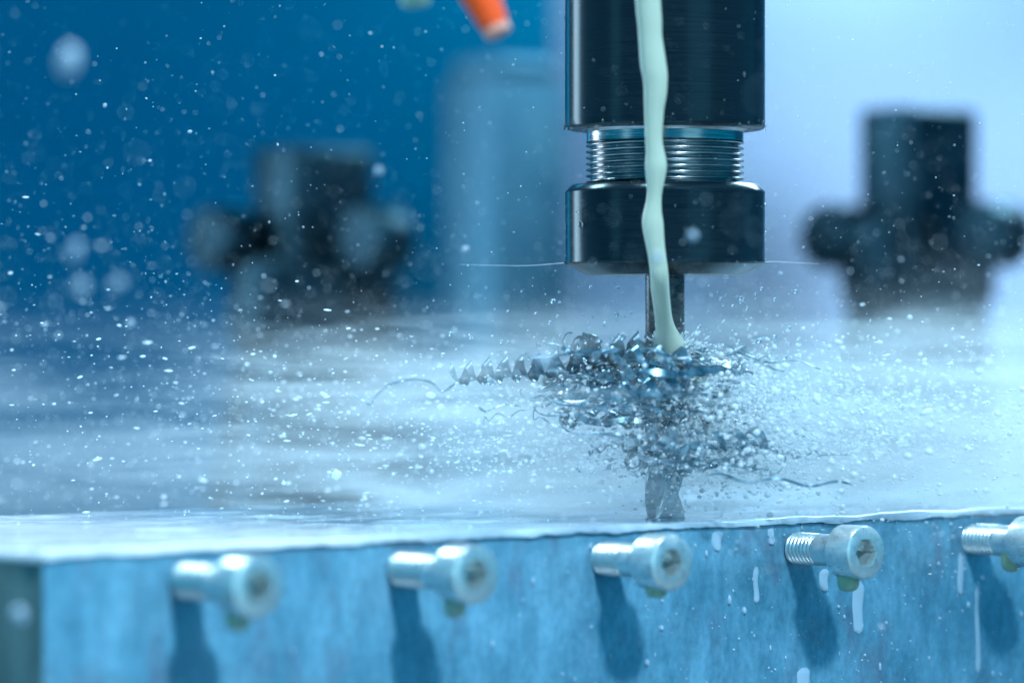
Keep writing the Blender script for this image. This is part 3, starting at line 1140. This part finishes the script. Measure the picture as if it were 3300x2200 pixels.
inn = node(nt, "ShaderNodeVectorMath", operation='DOT_PRODUCT')     # it thins out towards the front face of the block
inn.inputs[1].default_value = (-NV.x, -NV.y, 0)
L(tc.outputs["Object"], inn.inputs[0])
fy = node(nt, "ShaderNodeMapRange")
fy.interpolation_type = 'SMOOTHSTEP'
fy.inputs["From Min"].default_value = -NV.dot(P0)
fy.inputs["From Max"].default_value = 8.0 - NV.dot(P0)
fy.inputs["To Min"].default_value = 0.0
fy.inputs["To Max"].default_value = 1.0
L(inn.outputs["Value"], fy.inputs["Value"])
den1 = node(nt, "ShaderNodeMath", operation='MULTIPLY')
L(den0.outputs[0], den1.inputs[0])
L(fy.outputs[0], den1.inputs[1])
L(den1.outputs[0], den.inputs[0])
L(den.outputs[0], vol.inputs["Density"])
L(vol.outputs[0], nt.nodes["Material Output"].inputs["Volume"])
mist.data.materials.append(mm)
tag(mist, "pale cloud of atomised coolant hanging over the block", kind="stuff")

# streaky veils of finer mist that the cutter flings out flat over the block
veil = link("mist_veil", box_mesh(-15, 18, -4.5, 8, -4.25, 1.6), None, smooth=False)
mv = bpy.data.materials.new("mist_veil")
mv.use_nodes = True
mv.cycles.volume_step_rate = 0.35
nt = mv.node_tree
nt.nodes.remove(nt.nodes["Principled BSDF"])
L = nt.links.new
vol = node(nt, "ShaderNodeVolumePrincipled")
vol.inputs["Color"].default_value = (0.93, 0.98, 1.0, 1)
vol.inputs["Anisotropy"].default_value = 0.15
tc = node(nt, "ShaderNodeTexCoord")
sep = node(nt, "ShaderNodeSeparateXYZ")
L(tc.outputs["Object"], sep.inputs[0])
mp = node(nt, "ShaderNodeMapping")
mp.inputs["Scale"].default_value = (0.17, 0.30, 1.15)
mp.inputs["Rotation"].default_value = (0, math.radians(-5), 0)
nz = node(nt, "ShaderNodeTexNoise", Scale=1.0, Detail=6.0, Roughness=0.62, Distortion=0.6)
L(tc.outputs["Object"], mp.inputs[0])
L(mp.outputs[0], nz.inputs["Vector"])
def ramp(src, a, b, lo, hi):
    n_ = node(nt, "ShaderNodeMapRange", interpolation_type='SMOOTHSTEP')
    n_.inputs["From Min"].default_value = a
    n_.inputs["From Max"].default_value = b
    n_.inputs["To Min"].default_value = lo
    n_.inputs["To Max"].default_value = hi
    L(src, n_.inputs["Value"])
    return n_.outputs[0]
def times(a, b):
    n_ = node(nt, "ShaderNodeMath", operation='MULTIPLY')
    L(a, n_.inputs[0])
    if isinstance(b, float):
        n_.inputs[1].default_value = b
    else:
        L(b, n_.inputs[1])
    return n_.outputs[0]
wisps = ramp(nz.outputs[0], 0.43, 0.66, 0.0, 1.0)
d_ = times(wisps, ramp(sep.outputs[2], -2.0, 1.5, 1.0, 0.0))
d_ = times(d_, ramp(sep.outputs[1], -4.5, -1.0, 0.0, 1.0))
d_ = times(d_, ramp(sep.outputs[1], 3.5, 8.0, 1.0, 0.0))
d_ = times(d_, ramp(sep.outputs[0], -11.0, 2.0, 0.10, 1.0))
d_ = times(d_, ramp(sep.outputs[0], 14.0, 18.0, 1.0, 0.15))
L(times(d_, 0.40), vol.inputs["Density"])
L(vol.outputs[0], nt.nodes["Material Output"].inputs["Volume"])
veil.data.materials.append(mv)
tag(veil, "streaky veils of mist flung out flat over the block by the cutter", kind="stuff")
